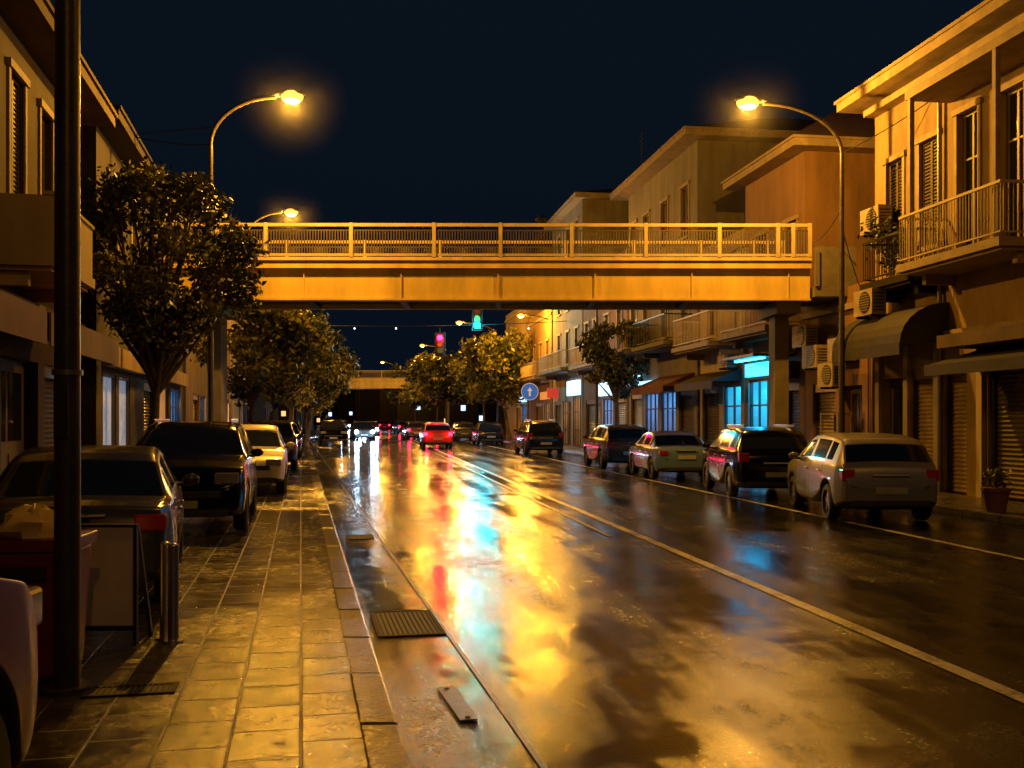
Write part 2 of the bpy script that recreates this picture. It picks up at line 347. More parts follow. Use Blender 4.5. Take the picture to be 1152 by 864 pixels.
def awning(O_,o,u,n,u0,u1,z0,z1,dep,m,val=.25,rnd=False,vm=None):
    b=O_.part('awning')
    if rnd:
        k=7; P=[(dep*math.sin(i/k*math.pi/2),z1-(z1-z0)*(1-math.cos(i/k*math.pi/2))) for i in range(k+1)]
    else: P=[(.01,z1),(dep,z0)]
    for (y0,a),(y1,c) in zip(P[:-1],P[1:]):
        fq(b,o,u,n,[(u0,y0+.01,a),(u0,y1+.01,c),(u1,y1+.01,c),(u1,y0+.01,a)],m)
        fq(b,o,u,n,[(u0,y0+.01,a-.02),(u1,y0+.01,a-.02),(u1,y1+.01,c-.02),(u0,y1+.01,c-.02)],m)
        fq(b,o,u,n,[(u0,y0+.01,a),(u0,.01,z0),(u0,y1+.01,c)],m); fq(b,o,u,n,[(u1,y1+.01,c),(u1,.01,z0),(u1,y0+.01,a)],m)
    fb(b,o,u,n,u0,u1,dep,dep+.025,z0-val,z0+.01,vm or m)
def hip(O_,L,D,H,e,rh,m=ROOF,fas=TRIM):
    b=O_.part('roof'); b.box(-e,L+e,-D-e,e,H+.003,H+.2,fas); b.box(-e-.05,L+e+.05,-D-e-.05,e+.05,H+.2,H+.27,fas)
    z=H+.272;x0,x1,y0,y1=-e-.02,L+e+.02,-D-e-.02,e+.02
    A,Bv,C,Dv=(x0,y0,z),(x1,y0,z),(x1,y1,z),(x0,y1,z)
    if L<=D:
        k=(x1-x0)/2; R0=((x0+x1)/2,y0+k,z+rh); R1=((x0+x1)/2,y1-k,z+rh)
        for f in([A,Bv,R0],[Bv,C,R1,R0],[C,Dv,R1],[Dv,A,R0,R1]): b.face(f,m)
    else:
        k=(y1-y0)/2; R0=(x0+k,(y0+y1)/2,z+rh); R1=(x1-k,(y0+y1)/2,z+rh)
        for f in([A,Bv,R1,R0],[Bv,C,R1],[C,Dv,R0,R1],[Dv,A,R0]): b.face(f,m)
def building(name,side,Y0,Y1,off,D,H,mat,front,near=(),roof='hip',rh=1.8,e=.55,fas=TRIM):
    if side=='R':
        ca=math.cos(ROTR); L=(Y1-Y0)/ca; ob=O(name,(off-.148*Y0,Y0,0),math.pi/2+ROTR)
        no=(0,-D);nu=(0,1);nn=(-1,0); fo=(L,0);fu=(0,-1);fn=(1,0)
    else:
        ca=math.cos(ROTL); L=(Y1-Y0)/ca; ob=O(name,(off-.212*Y1,Y1,0),-math.pi/2+ROTL)
        no=(L,0);nu=(0,-1);nn=(1,0); fo=(0,-D);fu=(0,1);fn=(-1,0)
    ob.L=L
    wall(ob,(0,0),(1,0),(0,1),L,0,H,list(front),mat)
    wall(ob,no,nu,nn,D,0,H,list(near),mat); wall(ob,fo,fu,fn,D,0,H,[],mat); wall(ob,(L,-D),(-1,0),(0,-1),L,0,H,[],mat)
    if roof=='hip': hip(ob,L,D,H,e,rh,fas=fas)
    else:
        b=ob.part('roof'); b.box(-.1,L+.1,-D-.1,.1,H+.003,H+.15,fas); b.box(-.05,L+.05,-.2,.0,H+.15,H+.6,mat)
    return ob
FR=((0,0),(1,0),(0,1))
CY=M('cyan_light',(.2,.8,1),.4,emit=(.02,.52,1.),es=26); CYS=M('cyan_sign',(.2,.7,.9),.4,emit=(.03,.5,1.),es=1.6); CYW=M('cyan_wall',(.12,.35,.6),.6)
BW=M('bluewhite_light',(.6,.8,1),.4,emit=(.12,.40,1.),es=15); BWS=M('bluewhite_sign',(.6,.8,1),.4,emit=(.3,.65,1.),es=2.6); WARM=M('warm_light',(1,.7,.4),.4,emit=(1,.45,.12),es=9)
POST=M('lit_poster',(.5,.6,.7),.4,emit=(.3,.55,.9),es=.22,var=.6,scale=2); POSTW=M('lit_window_warm',(.4,.25,.12),.4,emit=(1,.42,.10),es=.3)
REDS=M('red_sign',(.3,.03,.02),.5,emit=(1,.06,.03),es=.5); ORS=M('orange_sign',(.5,.2,.05),.5,emit=(1,.35,.05),es=.6)
OFF=12.2
A=building('corner_apartment_house','R',9,23.8,OFF,9,9.15,W_TAN,
  [(13.7,14.4,5.4,7.6,'louver'),(12.3,13.0,5.4,7.7,'louver'),(10.9,11.6,4.9,7.9,'win'),(9.5,10.2,4.9,7.9,'win'),(7.9,8.7,5.4,7.7,'louver'),(5,6,5.4,7.7,'louver'),(2,3,5.4,7.7,'louver'),
   (12.5,13.4,.12,2.75,'roller'),(13.55,14.6,.12,2.6,'door'),(11.3,12.1,.12,2.9,'roller'),(8.6,10.6,.12,2.95,'rollerd'),(5.6,8.2,.12,2.95,'rollerd'),(1.5,4.6,.12,2.95,'roller')],e=.65,rh=2.0)
balcony(A,*FR,8.6,12.0,4.85,1.1,1.0,WRAIL,step=.09)
balcony(A,*FR,12.15,14.2,4.75,.75,.95,IRON,IRON,step=.1)
b=A.part('canopy'); fb(b,*FR,8.0,11.9,.004,1.0,8.25,8.42,TRIM)
b.box(8.9,9.0,.9,1.0,4.87,8.247,TRIM); b.box(11.7,11.8,.9,1.0,4.87,8.247,TRIM)
b=A.part('string_course'); b.box(0,8.55,.003,.1,4.4,4.6,TRIM); b.box(0,A.L,.003,.14,3.35,3.5,TRIM); b.box(0,A.L,.003,.3,8.85,9.0,TRIM)
awning(A,*FR,11.9,14.9,3.25,4.1,1.1,AWN_D,.25,True)
b=A.part('shop_sign'); b.box(5.4,10.9,.15,.9,3.05,3.3,W_BRN); b.box(5.4,10.9,.003,.14,3.05,3.33,DFRAME); awning(A,*FR,5.5,10.8,2.7,3.04,1.2,AWN_D,.2)
b=A.part('pilasters')
for x in(8.4,10.75,12.25,13.45,14.7): b.box(x-.09,x+.09,.003,.10,.12,3.3,W_WHT)
ac(A,*FR,14.0,6.0,.02); ac(A,*FR,13.4,4.0,.5); 
b=A.part('balcony_plants'); R=random.Random(4)
for (cx,cy,cz,rr_) in((12.6,.55,5.3,.28),(13.3,.5,5.25,.3),(13.9,.45,5.9,.4)):
    for k in range(160):
        p=Vector((cx,cy,cz))+Vector((R.gauss(0,1),R.gauss(0,1),R.gauss(0,1)))*rr_*.5; u=Vector((R.gauss(0,1),R.gauss(0,1),R.gauss(0,1))).normalized()*.06; v=u.cross(Vector((R.gauss(0,1),R.gauss(0,1),R.gauss(0,1)))).normalized()*.03
        b.face([p-u,p+v,p+u,p-v],M('leaf_dark',(.03,.042,.012),.5,var=.4,scale=3))
b=A.part('drainpipe',True); b.cyl((12.1,.1,.12),(12.1,.1,9.1),.05,.05,GALV,10)
A.done()
A2=building('low_shop','R',23.82,27.45,OFF-.05,8,4.4,W_ORG,[(.5,1.5,.12,2.5,'door'),(1.9,3.2,.12,2.6,'roller')],roof='flat')
ac(A2,*FR,.6,3.1,.02); ac(A2,*FR,1.9,3.0,.1); ac(A2,*FR,.2,2.45,.5,w=.8); ac(A2,*FR,2.7,3.6,.02)
A2.part('cables',True).cyl((.1,.05,.2),(.1,.05,4.3),.02,.02,BLACK,6); A2.done()
Bb=building('ochre_house','R',27.6,31.9,OFF,9,9.1,W_ORG,
  [(.5,1.3,5.3,7.3,'louver'),(2.6,3.4,5.3,7.3,'louver'),(.35,1.2,.12,2.7,'roller',M('blue_shutter',(.16,.2,.3),.45)),(1.4,4.1,.12,2.9,'shop',(CY,CYW))],
  near=[(1.5,2.5,5.2,7.2,'louver'),(5.2,6.1,5.2,7.2,'win')],rh=1.7)
balcony(Bb,*FR,.3,4.0,4.3,1.0,1.0,WRAIL,step=.12)
b=Bb.part('shop_sign'); b.box(1.6,4.15,.003,.10,2.98,3.4,CYS); b.box(1.5,4.2,.1,.9,3.5,3.58,DFRAME); b.box(.3,1.3,.003,.5,2.8,3.3,DFRAME); b.box(1.8,4.0,.4,.5,3.45,3.49,CY); ac(Bb,*FR,.5,3.5,.02)
Bb.done()
B2=building('narrow_house','R',32.0,36.2,OFF,9,7.2,W_WHT,[(.5,1.3,4.6,6.4,'win'),(2.6,3.4,4.6,6.4,'louver'),(.3,1.9,.12,2.8,'shop',(CY,CYW)),(2.3,4.0,.12,2.8,'rollerd')],roof='flat')
balcony(B2,*FR,.2,4.1,4.2,1.1,1.0,WRAIL); awning(B2,*FR,.2,4.1,2.9,3.3,1.0,AWN_D); ac(B2,*FR,.4,3.35,.02); B2.done()
C=building('tall_plaster_house','R',36.5,46.,OFF,11,11.9,W_GRY,
  [(x,x+.9,z,z+1.9,'louver') for x in(1,3.6,6.2,8.2) for z in(5,8.6)]+[(.4,2.2,.12,2.8,'rollerd'),(2.6,4.6,.12,2.8,'shop',(BW,CYW)),(5,7,.12,2.8,'shop',(BW,CYW)),(7.4,9.2,.12,2.8,'roller')],
  near=[(2,2.9,8.4,10.2,'louver'),(7,7.9,8.4,10.2,'louver')],rh=2.2,e=.7)
balcony(C,*FR,.5,5,4.6,1.1,1.0,IRON,CONC); balcony(C,*FR,6,9,4.6,1.1,1.0,WRAIL,CONC); awning(C,*FR,.3,4.7,2.9,3.4,1.2,AWN_R)
C.part('shop_sign').box(5,7.1,.003,.15,2.95,3.3,BWS); C.part('hanging_sign').box(7.3,7.4,.1,.7,3.1,3.6,BWS); C.done()
C2=building('two_storey_house','R',46.2,55.5,OFF,9,9.0,W_BRN,[(x,x+.9,5,6.9,'louver') for x in(1,3.5,6,8)]+[(.4,2.4,.12,2.7,'roller'),(2.8,5,.12,2.7,'shop',(BW,CYW)),(5.4,8.8,.12,2.7,'rollerd')],roof='flat')
balcony(C2,*FR,.5,8.5,4.5,1.0,1.0,WRAIL); C2.part('shop_sign').box(2.7,5.2,.003,.15,2.85,3.5,BWS); C2.done()
Dd=building('plaster_apartment','R',55.8,64.5,OFF,11,14.0,W_GRY,[(x,x+.9,z,z+1.9,'louver') for x in(1,3.6,6.2) for z in(5,8.2,11.2)]+[(.4,2.8,.12,3,'shop',(WARM,W_ORG)),(3.2,5.8,.12,2.8,'shop',(WARM,W_ORG)),(6.2,8.3,.12,2.8,'rollerd')],near=[(2,2.9,11,12.8,'win')],rh=1.6,e=.5)
balcony(Dd,*FR,.5,8,4.6,1.1,1.0,WRAIL,CONC); Dd.part('shop_sign').box(.4,3.4,.003,.2,3.05,3.9,BWS); Dd.part('hanging_sign').box(6.5,6.6,.1,.8,3.0,3.6,REDS)
an=Dd.part('antenna',True); an.cyl((2,-4,15.5),(2,-4,18.5),.02,.02,GALV,6)
for i in range(5): an.cyl((2-.5+.05*i,-4,18.3-.25*i),(2+.5-.05*i,-4,18.3-.25*i),.01,.01,GALV,5)
Dd.done()
for (y0,y1,h,mt,sg) in((65,74,8.5,W_ORG,ORS),(74.5,86,10,W_TAN,BWS)):
    q=building('shop_house','R',y0,y1,OFF,9,h,mt,[(x,x+.9,5,6.9,'louver') for x in(1,3.5,6)]+[(.5,3,.12,2.8,'shop',(BW if sg is BWS else WARM,W_ORG)),(3.5,6,.12,2.8,'roller')],roof='flat')
    balcony(q,*FR,.5,7,4.5,1.0,1.0,WRAIL); q.part('shop_sign').box(.5,3.2,.003,.2,3,3.5,sg); q.done()
LO=-4.4
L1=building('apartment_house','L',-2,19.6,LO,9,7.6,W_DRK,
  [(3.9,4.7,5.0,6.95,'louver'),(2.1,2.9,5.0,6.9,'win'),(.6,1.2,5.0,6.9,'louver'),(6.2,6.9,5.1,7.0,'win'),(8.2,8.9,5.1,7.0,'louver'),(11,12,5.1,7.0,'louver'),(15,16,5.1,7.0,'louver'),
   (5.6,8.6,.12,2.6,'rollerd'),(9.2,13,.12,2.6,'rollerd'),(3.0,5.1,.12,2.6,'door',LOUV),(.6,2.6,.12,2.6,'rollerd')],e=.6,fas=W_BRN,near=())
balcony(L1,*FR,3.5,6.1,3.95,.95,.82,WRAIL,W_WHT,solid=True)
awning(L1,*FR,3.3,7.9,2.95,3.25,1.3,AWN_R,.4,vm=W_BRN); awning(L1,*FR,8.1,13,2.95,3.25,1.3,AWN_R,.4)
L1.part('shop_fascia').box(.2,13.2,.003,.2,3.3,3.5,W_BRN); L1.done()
L2=building('shop_house','L',21.4,37,LO,9,8.0,W_BLK,[(x,x+.9,4.9,6.8,'louver') for x in(1.5,4.5,7.5,10.5,13.5)]+
  [(13.6,15.2,.12,2.7,'poster',POST),(11.6,13.2,.12,2.7,'poster',POST),(7,9.3,.12,2.7,'rollerd'),(4,6.6,.12,2.7,'poster',POSTW),(.6,3.4,.12,2.7,'shop',(BW,CYW))],fas=W_BLK)
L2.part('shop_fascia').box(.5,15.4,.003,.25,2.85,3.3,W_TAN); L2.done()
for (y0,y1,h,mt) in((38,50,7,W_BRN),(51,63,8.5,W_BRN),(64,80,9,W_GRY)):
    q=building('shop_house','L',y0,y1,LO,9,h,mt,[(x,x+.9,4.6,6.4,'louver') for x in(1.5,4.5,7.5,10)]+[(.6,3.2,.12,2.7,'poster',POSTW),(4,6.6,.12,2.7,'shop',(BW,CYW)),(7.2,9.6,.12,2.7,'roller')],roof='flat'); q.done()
bg=O('distant_town'); w=bg.part('blocks'); LIT=M('distant_window',(.8,.6,.3),.5,emit=(1,.6,.25),es=1.2); LITB=M('distant_window_blue',(.5,.6,.9),.5,emit=(.5,.75,1),es=2.)
rr=random.Random(3)
for i in range(46):
    side=rr.choice((-1,1)); Y=rr.uniform(90,240); X=(lkerb(Y)-8-rr.uniform(0,25)) if side<0 else (rkerb(Y)+8+rr.uniform(0,25))
    ww=rr.uniform(4,7);h=rr.uniform(6,10)+ (Y-90)*.01; w.box(X-ww,X+ww,Y-6,Y+6,0,h,W_BLK)
    for k in range(4):
        if rr.random()<.6:
            xx=X+rr.uniform(-ww+1,ww-2); zz=rr.uniform(1,h-2); bg.part('lit_windows').box(xx,xx+.6,Y-6.05,Y-6.003,zz,zz+.7,rr.choice((LIT,LITB)))
for k in range(12):
    X=-75+k*12; w.box(X,X+10,262+rr.uniform(-4,4),275,0,rr.uniform(6,11),W_BLK)
    for j in range(3): bg.part('lit_windows').box(X+1+j*3,X+1.8+j*3,255,255.1,1+j*1.5,2.+j*1.5,rr.choice((LIT,LITB)))
bg.done()
# ---------------------------------------------------------------- bridges
def bridge(name,X0,X1,Y,Wd,zb,rot,posts,piers):
    o=O(name,(0,Y,0),rot)
    g=o.part('girder'); g.box(X0,X1,.18,.40,zb,zb+.80,BEAM); g.box(X0,X1,.10,.178,zb,zb+.05,BEAM)
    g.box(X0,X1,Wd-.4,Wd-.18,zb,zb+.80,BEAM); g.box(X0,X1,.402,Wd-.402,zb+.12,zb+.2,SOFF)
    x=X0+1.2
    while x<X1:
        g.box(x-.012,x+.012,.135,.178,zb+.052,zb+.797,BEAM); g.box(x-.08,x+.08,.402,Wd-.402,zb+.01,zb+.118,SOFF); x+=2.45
    s=o.part('deck'); s.box(X0,X1,0.05,Wd-.05,zb+.802,zb+1.06,BEAM); s.box(X0,X1,.0,.048,zb+.99,zb+1.07,BEAM)
    r=o.part('railing'); zt=zb+1.92; z0=zb+1.062
    for (ya,yb) in((.0,.07),(Wd-.07,Wd)):
        r.box(X0,X1,ya,yb,zt-.08,zt,WRAIL); r.box(X0,X1,ya+.02,yb-.02,zt-.19,zt-.16,PICK); r.box(X0,X1,ya+.02,yb-.02,z0+.04,z0+.10,WRAIL)
        x=X0+.05
        while x<X1: r.box(x-.014,x+.014,ya+.02,yb-.02,z0+.101,zt-.191,PICK); x+=.07
        for p in posts: r.box(p-.045,p+.045,ya-.012,yb+.012,z0+.012,zt+.012,WRAIL)
    c=o.part('piers')
    for p in piers:
        c.box(p-.18,p+.18,Wd*.5-.3,Wd*.5+.3,0,zb-.3,CONC); c.box(p-.3,p+.3,.3,Wd-.3,zb-.298,zb-.003,CONC)
    o.done()
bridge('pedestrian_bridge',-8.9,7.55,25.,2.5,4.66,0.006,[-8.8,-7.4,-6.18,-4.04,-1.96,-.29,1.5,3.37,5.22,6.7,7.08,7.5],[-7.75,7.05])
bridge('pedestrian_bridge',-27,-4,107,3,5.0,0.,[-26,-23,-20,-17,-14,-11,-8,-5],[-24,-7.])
st=O('bridge_stair',(7.62,25.03,0),0.02); b=st.part('landing'); b.box(0,1.1,0,2.3,4.75,5.0,CONC); b.box(0,.1,-.0,-.06,5.0,5.9,CONC)
b2=st.part('parapet'); b2.box(0,1.05,.0,.08,5.002,6.0,CONC); st.done()
# ---------------------------------------------------------------- lamps
def plight(E,x,y,z,P,col=(1,.435,.04),r=.12):
    L=bpy.data.lights.new('bulb','POINT'); L.energy=P; L.color=col; L.shadow_soft_size=r
    o=bpy.data.objects.new('bulb',L); o.location=(x,y,z); COL.objects.link(o); o.parent=E
def halo_mat():  # scattering ball made up to imitate camera glow round a lamp head
    m=bpy.data.materials.new('drizzle_mist'); m.use_nodes=True; n=m.node_tree.nodes; l=m.node_tree.links; n.remove(n['Principled BSDF'])
    tc=n.new('ShaderNodeTexCoord'); ln=n.new('ShaderNodeVectorMath'); ln.operation='LENGTH'; l.new(tc.outputs['Object'],ln.inputs[0])
    f=mapr(n,l,ln.outputs['Value'],0,1.5,1,0); f2=math_node(n,l,'POWER',f,2.2); d=math_node(n,l,'MULTIPLY',f2,.012)
    v=n.new('ShaderNodeVolumeScatter'); l.new(d,v.inputs['Density']); v.inputs['Anisotropy'].default_value=0.2
    l.new(v.outputs[0],n['Material Output'].inputs['Volume']); return m
HALO=halo_mat()
def lamp(px,py,hx,hy,hz,base=.12,P=2000,r=.075,foot=True,halo=False):
    o=O('street_lamp',(px,py,0),0); d=Vector((hx-px,hy-py,0)); Ln=d.length; d.normalize()
    zt=hz-1.15; b=o.part('pole',True)
    if foot: b.cyl((0,0,base),(0,0,base+.9),r*1.25,r*1.2,PIPE,16)
    b.cyl((0,0,base+(.9 if foot else 0)),(0,0,zt),r*.95,r*(.7 if foot else .85),PIPE,20)
    b.cyl((0,0,base),(0,0,base+.03),r*1.8,r*1.8,PIPE,16)
    pts=[]
    for i in range(11):
        t=i/10*math.pi/2; a=(Ln-.35)*(1-math.cos(t))*1.0; pts.append((d.x*a,d.y*a,zt+1.1*math.sin(t)))
    for i in range(len(pts)-1): b.cyl(pts[i],pts[i+1],r*.62,r*.6,PIPE,10)
    if not foot: o.part('service_hatch').box(-.04,.04,-r-.008,-r+.02,1.55,1.85,DARK); o.part('clamp',True).cyl((0,0,1.9),(0,0,1.93),r*1.1,r*1.1,GALV,20)
    h=o.part('head',True); c=Vector((d.x*Ln,d.y*Ln,hz)); s=Vector((-d.y,d.x,0))
    def ring(a,w,zb,zt_): 
        q=c+d*a; return [q+s*w*math.cos(k/10*math.pi*2)+Vector((0,0,(zt_ if math.sin(k/10*math.pi*2)>0 else zb)*abs(math.sin(k/10*math.pi*2)))) for k in range(10)]
    R=[ring(-.42,.05,-.04,.04),ring(-.28,.12,-.03,.09),ring(0,.17,-.02,.13),ring(.22,.15,-.02,.1),ring(.32,.05,-.01,.04)]
    for A_,B_ in zip(R[:-1],R[1:]):
        for k in range(10): h.face([A_[k],A_[(k+1)%10],B_[(k+1)%10],B_[k]],GALV)
    e=o.part('lens',True); e.sphere((c.x+d.x*.02,c.y+d.y*.02,c.z-.04),.20,SODIUM_HOT,16,(1.3 if abs(d.x)>.5 else 1,1 if abs(d.x)>.5 else 1.3,.75))
    E=o.done(); plight(E,d.x*Ln,d.y*Ln,hz-.26,P,r=.07)
    if halo:
        q=B(); q.sphere((0,0,0),1.5,HALO,20); mo=bpy.data.objects.new('drizzle_mist',q.mesh('drizzle_mist')); COL.objects.link(mo); mo.parent=E; mo.location=(d.x*Ln,d.y*Ln,hz-.12)  # added glow sphere, no real mist bank here
    return E
lamp(-6.96,23,-5.1,23,9.15,P=2700,halo=True)
lamp(7.62,23,5.42,22.8,8.95,P=2200,halo=True)
lamp(-2.51,5.62,-.9,5.9,9.2,P=230,r=.075,foot=False)
lamp(9.35,8,7.2,8,9.2,P=200)
lamp(1.7,-9,3.4,-9,9.2,P=420)  # unseen lamp behind the camera, added to fill camera-facing sides
lamp(-10.2,38,-8.45,38,9.6,P=3000,halo=True)
lamp(4.0,47,1.6,47,9.0,P=1200)
lamp(-14.6,60,-12.6,60,9.0,P=4000)
lamp(-1.1,75,-3.95,75,9.0,P=2200)
lamp(3.2,66,.6,66,8.6,P=3200)
lamp(-19.5,92,-17,92,9,P=3000)
lamp(-6.5,98,-8.8,98,9.,P=2000)
lamp(-14.8,127,-16.5,127,9,P=1200)
lamp(-26,170,-29,170,9,P=900)
# ---------------------------------------------------------------- trees
LEAF=[M('leaf_dark',(.03,.042,.012),.5,var=.4,scale=3),M('leaf_mid',(.09,.09,.015),.5,var=.4,scale=3),M('leaf_lamplit',(.24,.22,.03),.5,var=.3,scale=3)]  # brightest yellow has sodium lamplight painted into the leaf colour
BARK=M('bark',(.07,.05,.035),.9,var=.5,scale=12,bump=.6,bscale=30)
def tree(x,y,h,cr,z0,nl,seed,size=.11,lean=(0,0),lamplit_w=.35,name='street_tree',nc=22,base=.12,cs=(.22,.42)):
    R=random.Random(seed); np_=np.random.default_rng(seed)
    o=O(name,(x,y,0)); t=o.part('trunk',True)
    pts=[Vector((0,0,base))]
    for i in range(1,5):
        f=i/4; pts.append(Vector((lean[0]*f+R.uniform(-.06,.06),lean[1]*f+R.uniform(-.06,.06),base+(z0+.3-base)*f)))
    r0=.08+.010*h
    for i in range(4): t.cyl(pts[i],pts[i+1],r0*(1-.14*i),r0*(1-.14*(i+1)),BARK,10)
    cz=(z0+h)/2; ch=(h-z0)/2; cl=[]
    for i in range(nc):
        while True:
            p=Vector((R.uniform(-1,1),R.uniform(-1,1),R.uniform(-1,1)))
            if .35<p.length<1: break
        wz=math.sqrt(max(.15,1-(p.z*.85)**2)) if p.z>0 else 1.
        c=Vector((lean[0]*1.2+p.x*cr*wz*.95,lean[1]*1.2+p.y*cr*wz*.95,cz+p.z*ch*.92)); cl.append((c,R.uniform(*cs)*cr))
    li=o.part('limbs',True)
    for i,(c,r) in enumerate(cl):
        st=pts[3]+(pts[4]-pts[3])*R.uniform(.2,1); m=(st+c)/2+Vector((R.uniform(-.2,.2),R.uniform(-.2,.2),R.uniform(0,.3)))
        li.cyl(st,m,r0*.38,r0*.24,BARK,6); li.cyl(m,c,r0*.24,r0*.08,BARK,6)
    C=np.array([tuple(c) for c,_ in cl]); RR=np.array([r for _,r in cl]); pr=RR**2/np.sum(RR**2)
    idx=np_.choice(len(cl),nl,p=pr); d=np_.normal(size=(nl,3)); d/=np.linalg.norm(d,axis=1)[:,None]
    rad=np_.uniform(.25,1.,nl)**.6*np_.uniform(.7,1.35,nl)
    P=C[idx]+d*(RR[idx]*rad)[:,None]*np.array([1,1,.85])
    u=np_.normal(size=(nl,3)); u/=np.linalg.norm(u,axis=1)[:,None]; v=np.cross(u,np_.normal(size=(nl,3))); v/=np.linalg.norm(v,axis=1)[:,None]
    s=(size*np_.uniform(.6,1.3,nl))[:,None]
    V=np.stack([P-u*s,P+v*s*.5,P+u*s,P-v*s*.5],1).reshape(-1,3)
    me=bpy.data.meshes.new('foliage'); me.from_pydata(V.tolist(),[],np.arange(nl*4).reshape(-1,4).tolist())
    for m in LEAF: me.materials.append(m)
    lw=min(.55,lamplit_w*.55)  # share of lamplit-coloured leaves, raised for crowns that should look lit
    cm=np_.choice(3,len(cl),p=[.4,.6-lw,lw]); mi=cm[idx]; rnd=np_.random(nl); mi=np.where(rnd<.25,np_.integers(0,3,nl),mi)
    me.polygons.foreach_set('material_index',mi.astype(np.int32)); me.update()
    E=o.done(); f=bpy.data.objects.new('foliage',me); COL.objects.link(f); f.parent=E
tree(-7.65,20.6,7.3,1.85,2.3,15000,11,.075,(.35,0),.1,nc=48,cs=(.12,.30))
for i,(x,y,h,cr,s) in enumerate([(-8.6,32,6.3,1.8,1),(-9.8,40,6.8,2.1,2),(-10.9,48,7.4,2.3,3),(-12.0,57,8.0,2.8,4),(-14.4,70,8.6,3.0,5),(-17.7,86,9,3.2,6)]):
    tree(x,y,h,cr,2.2,6500,20+s,.12+.02*(i>2),(.3,0),.7+.1*i,nc=28,cs=(.18,.36))
tree(4.6,43.5,6.2,1.7,2.6,6000,31,.11,lamplit_w=.1,nc=26,cs=(.18,.36))
tree(-.1,73,8.3,3.4,3.0,9000,32,.17,(-.6,0),1.0,nc=36,cs=(.16,.34))
tree(-2.4,84,8.0,2.8,3.0,5000,33,.2,lamplit_w=1)
tree(-7.2,96,8.5,3.2,3.0,5000,34,.22,lamplit_w=1); tree(-10.5,108,8,3.,3.,4000,35,.24,lamplit_w=.9)
tree(12.,62,20.5,.9,13,3500,36,.16,lamplit_w=.1,name='cypress_tree',nc=16)
tree(2.8,92,21,1.2,8,5000,37,.2,lamplit_w=.1,name='cypress_tree',nc=24)
tree(9.0,50,15.2,1.5,11.5,4000,38,.14,lamplit_w=.1,name='tree',nc=16)
# ---------------------------------------------------------------- cars
CG=M('car_glass',(.01,.012,.015),.06,var=.1,spec=.9)
RIM=M('alloy_rim',(.4,.4,.4),.3,metal=.9); PLATE=M('licence_plate',(.32,.32,.30),.4)
HL=M('headlight_glass',(.45,.45,.45),.08,metal=.6); TL=M('tail_light_glass',(.14,.006,.006),.12,emit=(1,.02,.01),es=.02)
HLON=M('headlight_on',(1,1,1),.2,emit=(.62,.85,1.),es=120); TLON=M('tail_light_on',(1,.1,.05),.2,emit=(1,.01,.03),es=14)
def paint(n,c,metal=.0,r=.3,coat=.5,spec=.5): return M('paint_'+n,c,r,metal=metal,var=.06,scale=2,coat=coat,spec=spec)
KIND={
'hatch':dict(L=4.1,W=1.76,H=1.5,belt=.97,top=[(-2.05,.60),(-2.03,.78),(-1.98,.93),(-1.92,1.0),(-1.66,1.33),(-1.5,1.42),(-1.0,1.475),(-.2,1.5),(.3,1.46),(.5,1.40),(1.12,1.02),(1.5,.95),(1.8,.85),(1.98,.72),(2.05,.58)],
  ws=(.5,1.12),rw=(-1.92,-1.66),sw=[(-1.42,-1.05),(-.98,-.12),(-.04,.78)],doors=[-.93,-.08,.98],ax=(-1.24,1.3),wr=.31,tz=.86),
'suv':dict(L=4.35,W=1.84,H=1.62,belt=1.06,top=[(-2.17,.66),(-2.15,.85),(-2.1,1.02),(-2.05,1.08),(-1.83,1.42),(-1.7,1.53),(-1.1,1.60),(-.2,1.62),(.3,1.58),(.5,1.52),(1.1,1.12),(1.55,1.05),(1.9,.97),(2.1,.82),(2.17,.66)],
  ws=(.5,1.1),rw=(-2.05,-1.83),sw=[(-1.6,-1.15),(-1.05,-.15),(-.05,.78)],doors=[-1.0,-.1,1.0],ax=(-1.28,1.36),wr=.35,tz=.98),
'sedan':dict(L=4.45,W=1.76,H=1.43,belt=.93,top=[(-2.22,.60),(-2.2,.82),(-2.14,.95),(-1.9,.99),(-1.55,1.0),(-1.0,1.31),(-.75,1.39),(-.2,1.43),(.25,1.42),(.5,1.36),(1.2,.98),(1.6,.92),(1.95,.83),(2.15,.70),(2.22,.58)],
  ws=(.5,1.2),rw=(-1.55,-1.0),sw=[(-1.15,-.93),(-.86,-.1),(-.02,.82)],doors=[-.88,-.06,1.02],ax=(-1.3,1.35),wr=.31,tz=.84)}
